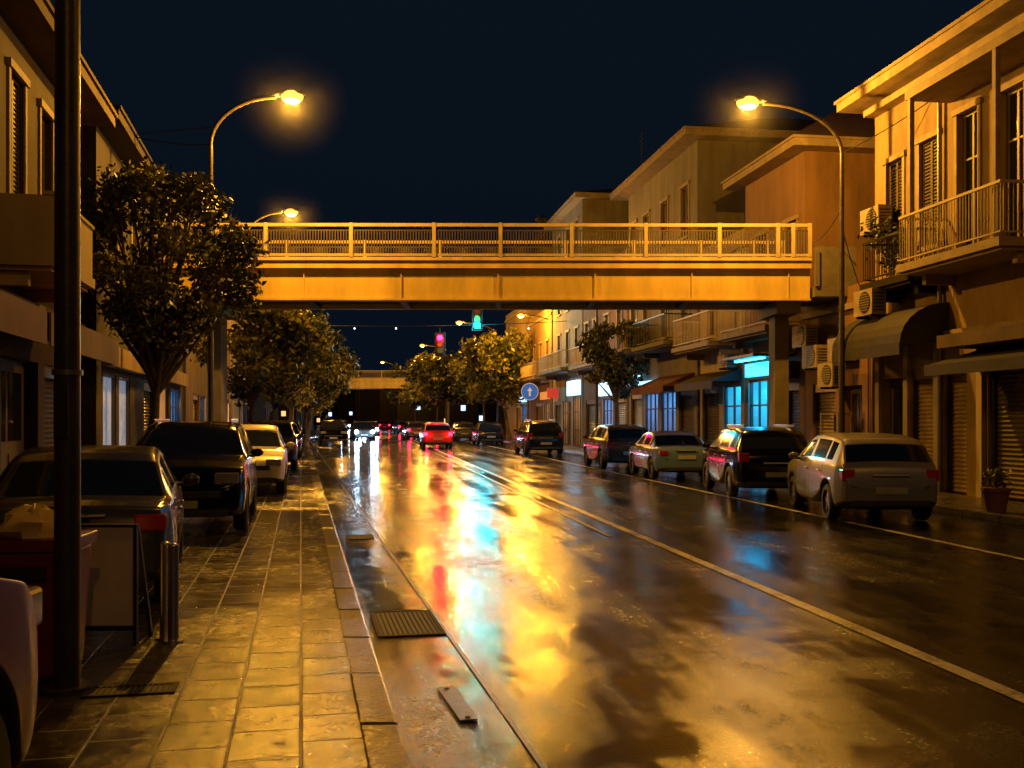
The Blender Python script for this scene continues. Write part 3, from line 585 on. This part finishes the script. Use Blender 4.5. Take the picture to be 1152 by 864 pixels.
def wheel(b,cx,cy,R,side,w=.2):
    n=24;k=b.mi(BLACK)
    prof=[(-w/2+.0,R*.62),(-w/2,R*.9),(-w/2+.03,R),(w/2-.03,R),(w/2,R*.9),(w/2-.0,R*.68),(w/2-.04,R*.64)]
    i0=len(b.v)
    for (a,r) in prof:
        for j in range(n):
            t=2*math.pi*j/n; b.v.append((cx+side*a,cy+r*math.cos(t),R+r*math.sin(t)))
    for q in range(len(prof)-1):
        for j in range(n):
            b.f.append((i0+q*n+j,i0+q*n+(j+1)%n,i0+(q+1)*n+(j+1)%n,i0+(q+1)*n+j)); b.m.append(k)
    xo=cx+side*(w/2-.05); b.cyl((xo-side*.02,cy,R),(xo,cy,R),R*.66,R*.66,DARK,n)
    b.cyl((xo,cy,R),(xo+side*.025,cy,R),R*.14,R*.13,RIM,12)
    for s_ in range(5):
        t=2*math.pi*s_/5+.3; ct,st=math.cos(t),math.sin(t); wd=R*.10
        def q(r,off,xx): return (xx,cy+r*ct-off*st,R+r*st+off*ct)
        b.hexa([q(R*.1,-wd,xo),q(R*.64,-wd*1.4,xo),q(R*.64,wd*1.4,xo),q(R*.1,wd,xo),q(R*.1,-wd,xo+side*.02),q(R*.64,-wd*1.4,xo+side*.015),q(R*.64,wd*1.4,xo+side*.015),q(R*.1,wd,xo+side*.02)],RIM)
    for j in range(n):
        t0,t1=2*math.pi*j/n,2*math.pi*(j+1)/n
        b.face([(xo+side*.012,cy+R*.66*math.cos(t0),R+R*.66*math.sin(t0)),(xo+side*.012,cy+R*.66*math.cos(t1),R+R*.66*math.sin(t1)),(xo+side*.012,cy+R*.59*math.cos(t1),R+R*.59*math.sin(t1)),(xo+side*.012,cy+R*.59*math.cos(t0),R+R*.59*math.sin(t0))],RIM)
def car(x,y,rot,kind,pm,z=0.,tail=False,head=False,name='parked_car',sub=1,sc=1.):
    K=KIND[kind]; L2=K['L']/2; W2=K['W']/2; H=K['H']; zB=K['belt']; ty=[p[0] for p in K['top']]; tz=[p[1] for p in K['top']]
    o=O(name,(x,y,z+.005),rot); o.sc=sc; b=o.part('body',True); b.sub=sub; wr=K['wr']; ra=wr+.065
    cols=set(ty)
    for a in K['ax']:
        for q in(-1,-.985,-.85,-.6,-.3,0,.3,.6,.85,.985,1): cols.add(a+q*ra)
    for s in K['sw']: cols|=set(s)
    for d in K['doors']: cols|={d-.007,d+.007}
    cols|={-L2+.35,L2-.35,L2-.12,-L2+.1}; cols=sorted(c for c in cols if -L2<=c<=L2)
    cc=[cols[0]]
    for c in cols[1:]:
        if c-cc[-1]>.008: cc.append(c)
    cols=cc
    def ring(yy):
        t=abs(yy)/L2; hw=W2*(1-.05*t**3-.13*max(0,(t-.86)/.14)**1.6); zt=float(np.interp(yy,ty,tz)); zb=.21+.12*max(0,(t-.8)/.2)
        for a in K['ax']:
            dd=abs(yy-a)
            if dd<ra: zb=max(zb,wr+math.sqrt(max(0,ra*ra-dd*dd)))
        zl=min(zB,zt-.03)
        fz=lambda zz:float(np.interp(zz,[.2,.3,.5,.72,zB],[.92,.965,1.,.995,.95]))
        P=[(0,zb)]
        for q in(0,.1,.35,.6,.86,1): zz=zb+(zl-zb)*q; P.append((hw*fz(zz),zz))
        f0=fz(zl)
        for u in(.12,.5,.86,1):
            zz=zl+(zt-.025-zl)*u; P.append((hw*(f0-.20*(zz-zl)/(H-zB)-.05*u),zz))
        hx=P[-1][0]
        for u in(.82,.42,0): P.append((hx*u,zt-.025*u*u))
        return P
    rings=[ring(c) for c in cols]; N=26
    for c,P in zip(cols,rings):
        R=[(p[0],c,p[1]) for p in P]+[(-p[0],c,p[1]) for p in P[-2:0:-1]]; b.v+=R
    im={m:b.mi(m) for m in(pm,CG,DARK,BLACK)}
    for i in range(len(cols)-1):
        ym=(cols[i]+cols[i+1])/2; ws=K['ws'][0]<ym<K['ws'][1]; rw=K['rw'][0]<ym<K['rw'][1]; sw=any(s[0]<ym<s[1] for s in K['sw']); dr=any(abs(ym-d)<.007 for d in K['doors'])
        for j in range(N):
            r=j if j<13 else 25-j
            m=pm
            if r==0: m=BLACK
            elif r==1: m=DARK
            elif r in(7,8) and sw: m=CG
            elif r in(10,11,12) and(ws or rw): m=CG
            elif dr and r in(2,3,4,5): m=BLACK
            b.f.append((i*N+j,i*N+(j+1)%N,(i+1)*N+(j+1)%N,(i+1)*N+j)); b.m.append(im[m])
    b.f.append(tuple(reversed(range(N)))); b.m.append(im[pm]); e=(len(cols)-1)*N; b.f.append(tuple(e+j for j in range(N))); b.m.append(im[pm])
    b.f=[tuple(reversed(f)) for f in b.f]
    w=o.part('wheels',True)
    for a in K['ax']:
        for s in(-1,1): wheel(w,s*(W2-.12),a,wr,s)
    t=o.part('lights'); t.bev=.02; zz=K['tz']; tm=TLON if tail else TL; hm=HLON if head else HL
    for s in(-1,1):
        xa,xb=sorted((s*(W2*.60),s*(W2*.9))); 
        if kind=='sedan': t.box(xa,xb,-L2+.0,-L2+.22,zz-.11,zz+.03,tm)
        else:
            xa,xb=sorted((s*(W2*.66),s*(W2*.9))); t.box(xa,xb,-L2+.03,-L2+.26,zz-.15,zz+.05,tm)
        xa,xb=sorted((s*(W2*.52),s*(W2*.88))); 
        if head: t.sphere((s*W2*.7,L2-.06,zz-.17),.13,hm,12)
        else: t.box(xa,xb,L2-.26,L2-.035,zz-.24,zz-.09,hm)
    d=o.part('trim'); d.bev=.008
    d.box(-.26,.26,-L2-.015,-L2+.02,.5 if kind!='sedan' else .62,.61 if kind!='sedan' else .73,PLATE); d.box(-.26,.26,L2-.02,L2+.015,.40,.51,PLATE)
    d.box(-W2*.72,W2*.72,-L2-.01,-L2+.1,.30,.40,DARK); d.box(-W2*.62,W2*.62,L2-.1,L2+.008,.54,.64,DARK); d.box(-W2*.7,W2*.7,L2-.1,L2+.01,.28,.38,DARK)
    if kind!='sedan': d.box(-.3,.3,-L2+.0,-L2+.06,.79,.82,RIM)
    else: d.box(-.3,.3,-L2-.005,-L2+.06,.86,.885,RIM)
    mir=o.part('mirrors',True)
    for s in(-1,1):
        mir.sphere((s*(W2+.08),.72,zB+.07),.11,pm,12,(.9,.5,.6)); d.box(min(s*W2*.93,s*(W2+.05)),max(s*W2*.93,s*(W2+.05)),.70,.75,zB+.0,zB+.04,DARK)
        for q in K['doors'][:2]: d.box(min(s*W2*.985,s*(W2+.012)),max(s*W2*.985,s*(W2+.012)),q+.08,q+.24,zB-.14,zB-.115,RIM)
    if kind=='suv':
        for s in(-1,1): d.box(s*W2*.62-.015,s*W2*.62+.015,-1.5,.3,H-.03,H+.03,RIM)
    E=o.done()
    if head:
        for s in(-1,1): plight(E,s*W2*.7,L2+.25,zz-.15,120,(.40,.70,1.),.13)
    if tail:
        for s in(-1,1): plight(E,s*W2*.75,-L2-.2,zz,22,(1,.015,.08),.10)
    return E
P_SIL=paint('silver',(.21,.21,.21),.4,.35); P_BLK=paint('black',(.002,.002,.003),coat=0,r=.12,spec=.4); P_WHT=paint('white',(.5,.48,.45)); P_GRY=paint('grey',(.04,.04,.04),.1,.2); P_RED=paint('red',(.3,.015,.02)); P_BRZ=paint('bronze',(.06,.034,.024),.2,.25); P_ORG=paint('orange_red',(.11,.02,.004),coat=0,r=.3,spec=.3); P_DK=paint('dark_blue',(.004,.007,.016),coat=0,r=.14); P_LG=paint('dark_grey',(.035,.033,.031),.1,.2,.3); P_BG=paint('blue_grey',(.07,.13,.29),.0,.25)
RB=ROTR; LB=ROTL
car(6.03,17.5,-.05,'hatch',P_SIL,sc=.95); car(5.42,22.35,.0,'suv',P_BLK,sc=.93); car(4.5,28.7,.09,'sedan',P_BG,sc=.93); car(3.62,34.3,.12,'hatch',P_BRZ)
car(1.25,47.6,RB,'suv',P_DK); car(-1.6,65,RB,'hatch',P_DK); car(-3.9,78,RB,'hatch',P_GRY)
car(-4.45,58,RB,'hatch',P_RED,tail=True,name='car'); car(-11.9,79,RB+math.pi+.1,'hatch',P_GRY,head=True,name='car')
car(-14.2,100,RB+math.pi,'hatch',P_GRY,head=True,name='car'); car(-17.5,118,.2+math.pi,'sedan',P_GRY,head=True,name='car')
car(-8.2,95,.25,'hatch',P_GRY,tail=True,name='car'); car(-21.5,140,.25+math.pi,'hatch',P_GRY,head=True,name='car'); car(-13,118,.28,'hatch',P_GRY,tail=True,name='car')
car(-19.5,150,.28,'hatch',P_GRY,tail=True,name='car'); car(-27,160,.28+math.pi,'hatch',P_GRY,head=True,name='car'); car(-8.0,82,.2,'hatch',P_GRY,tail=True,name='car')
car(-11.9,66,LB+math.pi,'suv',P_BLK)
car(-3.98,9.5,.30,'sedan',P_LG,.12,sub=2,sc=.9); car(-4.72,14.8,LB+math.pi,'suv',P_BLK,.12,sc=.93); car(-5.75,21.7,LB+math.pi,'hatch',P_WHT,.12,sc=.95)
car(-7.6,31.2,LB+math.pi,'hatch',P_BRZ,.12); car(-9.55,41,LB+math.pi,'sedan',P_DK,.12); car(-11.6,51,LB+math.pi,'hatch',P_GRY,.12)
car(-2.54,1.66,.03,'suv',P_ORG,.12,sub=2)
# ---------------------------------------------------------------- signals, sign, furniture
def tl(x,y,z,which):
    o=O('traffic_light',(x,y,z)); h=o.part('housing'); h.box(-.2,.2,0,.22,-.6,.6,DARK); h.bev=.03; h.box(-.32,.32,.225,.24,-.72,.72,BLACK)
    cols=[(1,.002,.012),(1,.5,.05),(.0,1,.72)]
    for i in range(3):
        zz=.38-.38*i; on=(i==which); m=M('signal_%d_%d'%(i,on),tuple(c*.15 for c in cols[i]),.3,emit=cols[i] if on else None,es=60 if on else 0)
        o.part('lenses',True).cyl((0,-.002,zz),(0,-.04,zz),.17,.16,m,18)
        v=o.part('visors')
        for k in range(8):
            t0=math.pi*k/8;t1=math.pi*(k+1)/8; v.face([(.18*math.cos(t0),-.004,zz+.18*math.sin(t0)),(.18*math.cos(t1),-.004,zz+.18*math.sin(t1)),(.18*math.cos(t1),-.15,zz+.18*math.sin(t1)),(.18*math.cos(t0),-.15,zz+.18*math.sin(t0))],DARK)
    o.part('hanger').box(-.02,.02,.1,.14,.6,1.0,IRON); E=o.done(); plight(E,0,-.24,.38-.38*which,1150 if which==2 else 240,(0,.75,1.) if which==2 else (1,.0,.05),.16)
tl(-2.1,60,7.75,2); tl(-4.35,60,6.2,0)
sp=O('overhead_cable_span'); b=sp.part('cables',True)
def sag(a,c,s,r=.012,n=14):
    a=Vector(a);c=Vector(c); pts=[a.lerp(c,i/n)-Vector((0,0,s*4*(i/n)*(1-i/n))) for i in range(n+1)]
    for p,q in zip(pts[:-1],pts[1:]): b.cyl(p,q,r,r,BLACK,5,False)
sag((-14.6,60.1,9.0),(3.4,60.1,9.3),.35,.02); sag((-14.6,60.1,7.4),(3.4,60.1,7.6),.2,.02)
sag((-9.1,23,8.3),(-6.96,23,8.0),.1); sag((-30,40,14),(-6.96,23,8.4),.6); sag((7.6,23,7.8),(9.4,21,8.8),.1); sag((7.6,23,6.2),(8.7,24.5,4.6),.15); sag((7.6,23,6.5),(8.3,27.8,6.6),.2)
sag((-13,48,7.5),(4.5,52,8),.5)
c=sp.part('support_poles',True); c.cyl((3.5,60.1,.12),(3.5,60.1,9.5),.09,.06,PIPE,10); c.cyl((-14.8,60.3,.12),(-14.8,60.3,9.5),.09,.06,PIPE,10); 
bl=sp.part('festoon_bulbs',True)
for k,x in enumerate((-12,-9.5,-7,1)): bl.sphere((x,60.1,7.15),.05,M('small_bulb',(1,1,1),.3,emit=(.8,.9,1),es=4),8)
sp.done()
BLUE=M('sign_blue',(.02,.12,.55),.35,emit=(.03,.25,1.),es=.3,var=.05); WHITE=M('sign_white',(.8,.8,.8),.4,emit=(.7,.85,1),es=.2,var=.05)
s=O('traffic_sign',(.86,48.2,0)); b=s.part('post',True); b.cyl((0,0,0),(0,0,3.5),.035,.035,GALV,10)
b=s.part('plate',True); b.cyl((0,-.04,3.0),(0,-.06,3.0),.42,.42,WHITE,32); b.cyl((0,-.061,3.0),(0,-.066,3.0),.39,.39,BLUE,32)
a=s.part('arrow'); 
a.face([(-.045,-.07,2.78),(.045,-.07,2.78),(.045,-.07,3.05),(-.045,-.07,3.05)],WHITE); a.face([(-.13,-.07,3.03),(.13,-.07,3.03),(0,-.07,3.22)],WHITE); s.done()
for (x,y) in((-2.42,6.95),(-2.33,6.85)):
    q=O('bollard',(x,y,.12)); b=q.part('post',True); b.cyl((0,0,0),(0,0,.66),.038,.038,STEEL,18); b.sphere((0,0,.66),.038,STEEL,14,(1,1,.5)); b.cyl((0,0,0),(0,0,.015),.07,.07,STEEL,18); q.done()
q=O('sandwich_board',(-2.88,6.75,.12),.02); b=q.part('panel'); b.box(-.31,.31,-.0,.02,.13,.80,SIGNP); b.bev=.004
f=q.part('frame'); f.box(-.335,-.312,-.01,.03,0,.82,IRON); f.box(.312,.335,-.01,.03,0,.82,IRON); f.box(-.31,.31,-.01,.03,.802,.82,IRON); f.box(-.31,.31,-.01,.03,.10,.128,IRON)
f.hexa([(-.335,.03,.80),(-.31,.03,.80),(-.31,.06,.80),(-.335,.06,.80),(-.335,.3,0),(-.31,.3,0),(-.31,.33,0),(-.335,.33,0)],IRON); f.hexa([(.31,.03,.80),(.335,.03,.80),(.335,.06,.80),(.31,.06,.80),(.31,.3,0),(.335,.3,0),(.335,.33,0),(.31,.33,0)],IRON); q.done()
BINR=M('bin_red',(.16,.020,.016),.4,var=.3,scale=6); BAG=M('bag_yellow',(.5,.37,.12),.4,var=.2)
q=O('litter_bin',(-2.80,5.85,.12),.1); b=q.part('body'); b.bev=.02
b.hexa([(-.21,-.2,.06),(.21,-.2,.06),(.21,.2,.06),(-.21,.2,.06),(-.25,-.24,.78),(.25,-.24,.78),(.25,.24,.78),(-.25,.24,.78)],BINR)
b=q.part('lid'); b.bev=.02; b.box(-.275,.275,-.265,.265,.782,.85,BINR); b.box(-.15,.15,-.27,-.255,.62,.7,BLACK)
b=q.part('feet'); b.box(-.18,-.12,-.15,.15,0,.058,BLACK); b.box(.12,.18,-.15,.15,0,.058,BLACK)
b=q.part('rubbish_bag',True); R=random.Random(5)
i0=len(b.v); n=12
for a_ in range(7):
    ph=math.pi*a_/12
    for j in range(n):
        t=2*math.pi*j/n; rr_=.22*(1+.18*R.uniform(-1,1)); b.v.append((rr_*math.sin(ph)*math.cos(t),rr_*math.sin(ph)*math.sin(t),.852+.16*math.cos(ph)*(1+.2*R.uniform(-1,1))))
for a_ in range(6):
    for j in range(n): b.f.append((i0+a_*n+j,i0+(a_+1)*n+j,i0+(a_+1)*n+(j+1)%n,i0+a_*n+(j+1)%n)); b.m.append(b.mi(BAG))
q.done()
q=O('potted_plant',(8.02,16.5,.12)); b=q.part('pot',True); b.cyl((0,0,0),(0,0,.34),.15,.21,M('terracotta',(.2,.08,.05),.7),18); b.cyl((0,0,.342),(0,0,.40),.235,.235,M('terracotta',(.2,.08,.05),.7),18)
l_=q.part('leaves'); R=random.Random(9)
for k in range(260):
    t=R.uniform(0,6.28);r=R.uniform(0,.22);zz=.42+R.uniform(0,.28); p=Vector((r*math.cos(t),r*math.sin(t),zz)); u=Vector((R.gauss(0,1),R.gauss(0,1),R.gauss(0,1))).normalized()*.05; v=u.cross(Vector((R.gauss(0,1),R.gauss(0,1),R.gauss(0,1)))).normalized()*.02
    l_.face([p-u,p+v,p+u,p-v],LEAF[k%3])
q.done()
q=O('display_rack',(8.3,24.2,.12),math.pi/2+ROTR); b=q.part('frame'); 
for x in(0,.9): b.box(x,x+.05,0,.05,0,1.7,FRAME); b.box(x,x+.05,.35,.4,0,1.7,FRAME)
for z in(.3,.75,1.2,1.65): b.box(.05,.9,0,.4,z,z+.03,FRAME)
q.done()
# ---------------------------------------------------------------- world, moon-level sun, camera
wd=bpy.data.worlds.new('World'); S.world=wd; wd.use_nodes=True; n=wd.node_tree.nodes; l=wd.node_tree.links
sky=n.new('ShaderNodeTexSky'); sky.sky_type='NISHITA'; sky.sun_disc=False; sky.sun_elevation=math.radians(-4); sky.sun_rotation=math.radians(150)
bgn=n['Background']; l.new(sky.outputs[0],bgn.inputs['Color']); bgn.inputs['Strength'].default_value=.06
b2_=n.new('ShaderNodeBackground'); b2_.inputs['Color'].default_value=(.15,.38,.80,1); b2_.inputs['Strength'].default_value=.013
ad=n.new('ShaderNodeAddShader'); l.new(bgn.outputs[0],ad.inputs[0]); l.new(b2_.outputs[0],ad.inputs[1]); l.new(ad.outputs[0],n['World Output'].inputs['Surface'])
sl=bpy.data.lights.new('sun','SUN'); sl.energy=.006; sl.angle=math.radians(.5); sl.color=(.6,.75,1); so=bpy.data.objects.new('sun',sl); COL.objects.link(so); so.rotation_euler=(math.radians(50),0,math.radians(30))
cd=bpy.data.cameras.new('camera'); co=bpy.data.objects.new('camera',cd); COL.objects.link(co)
co.location=(0,0,1.65); co.rotation_euler=(math.pi/2,0,0); cd.lens=35; cd.sensor_width=36; cd.shift_y=40/1152; cd.clip_end=4000; cd.clip_start=.05
S.camera=co
S.view_settings.view_transform='Standard'; S.view_settings.look='None'; S.view_settings.exposure=0
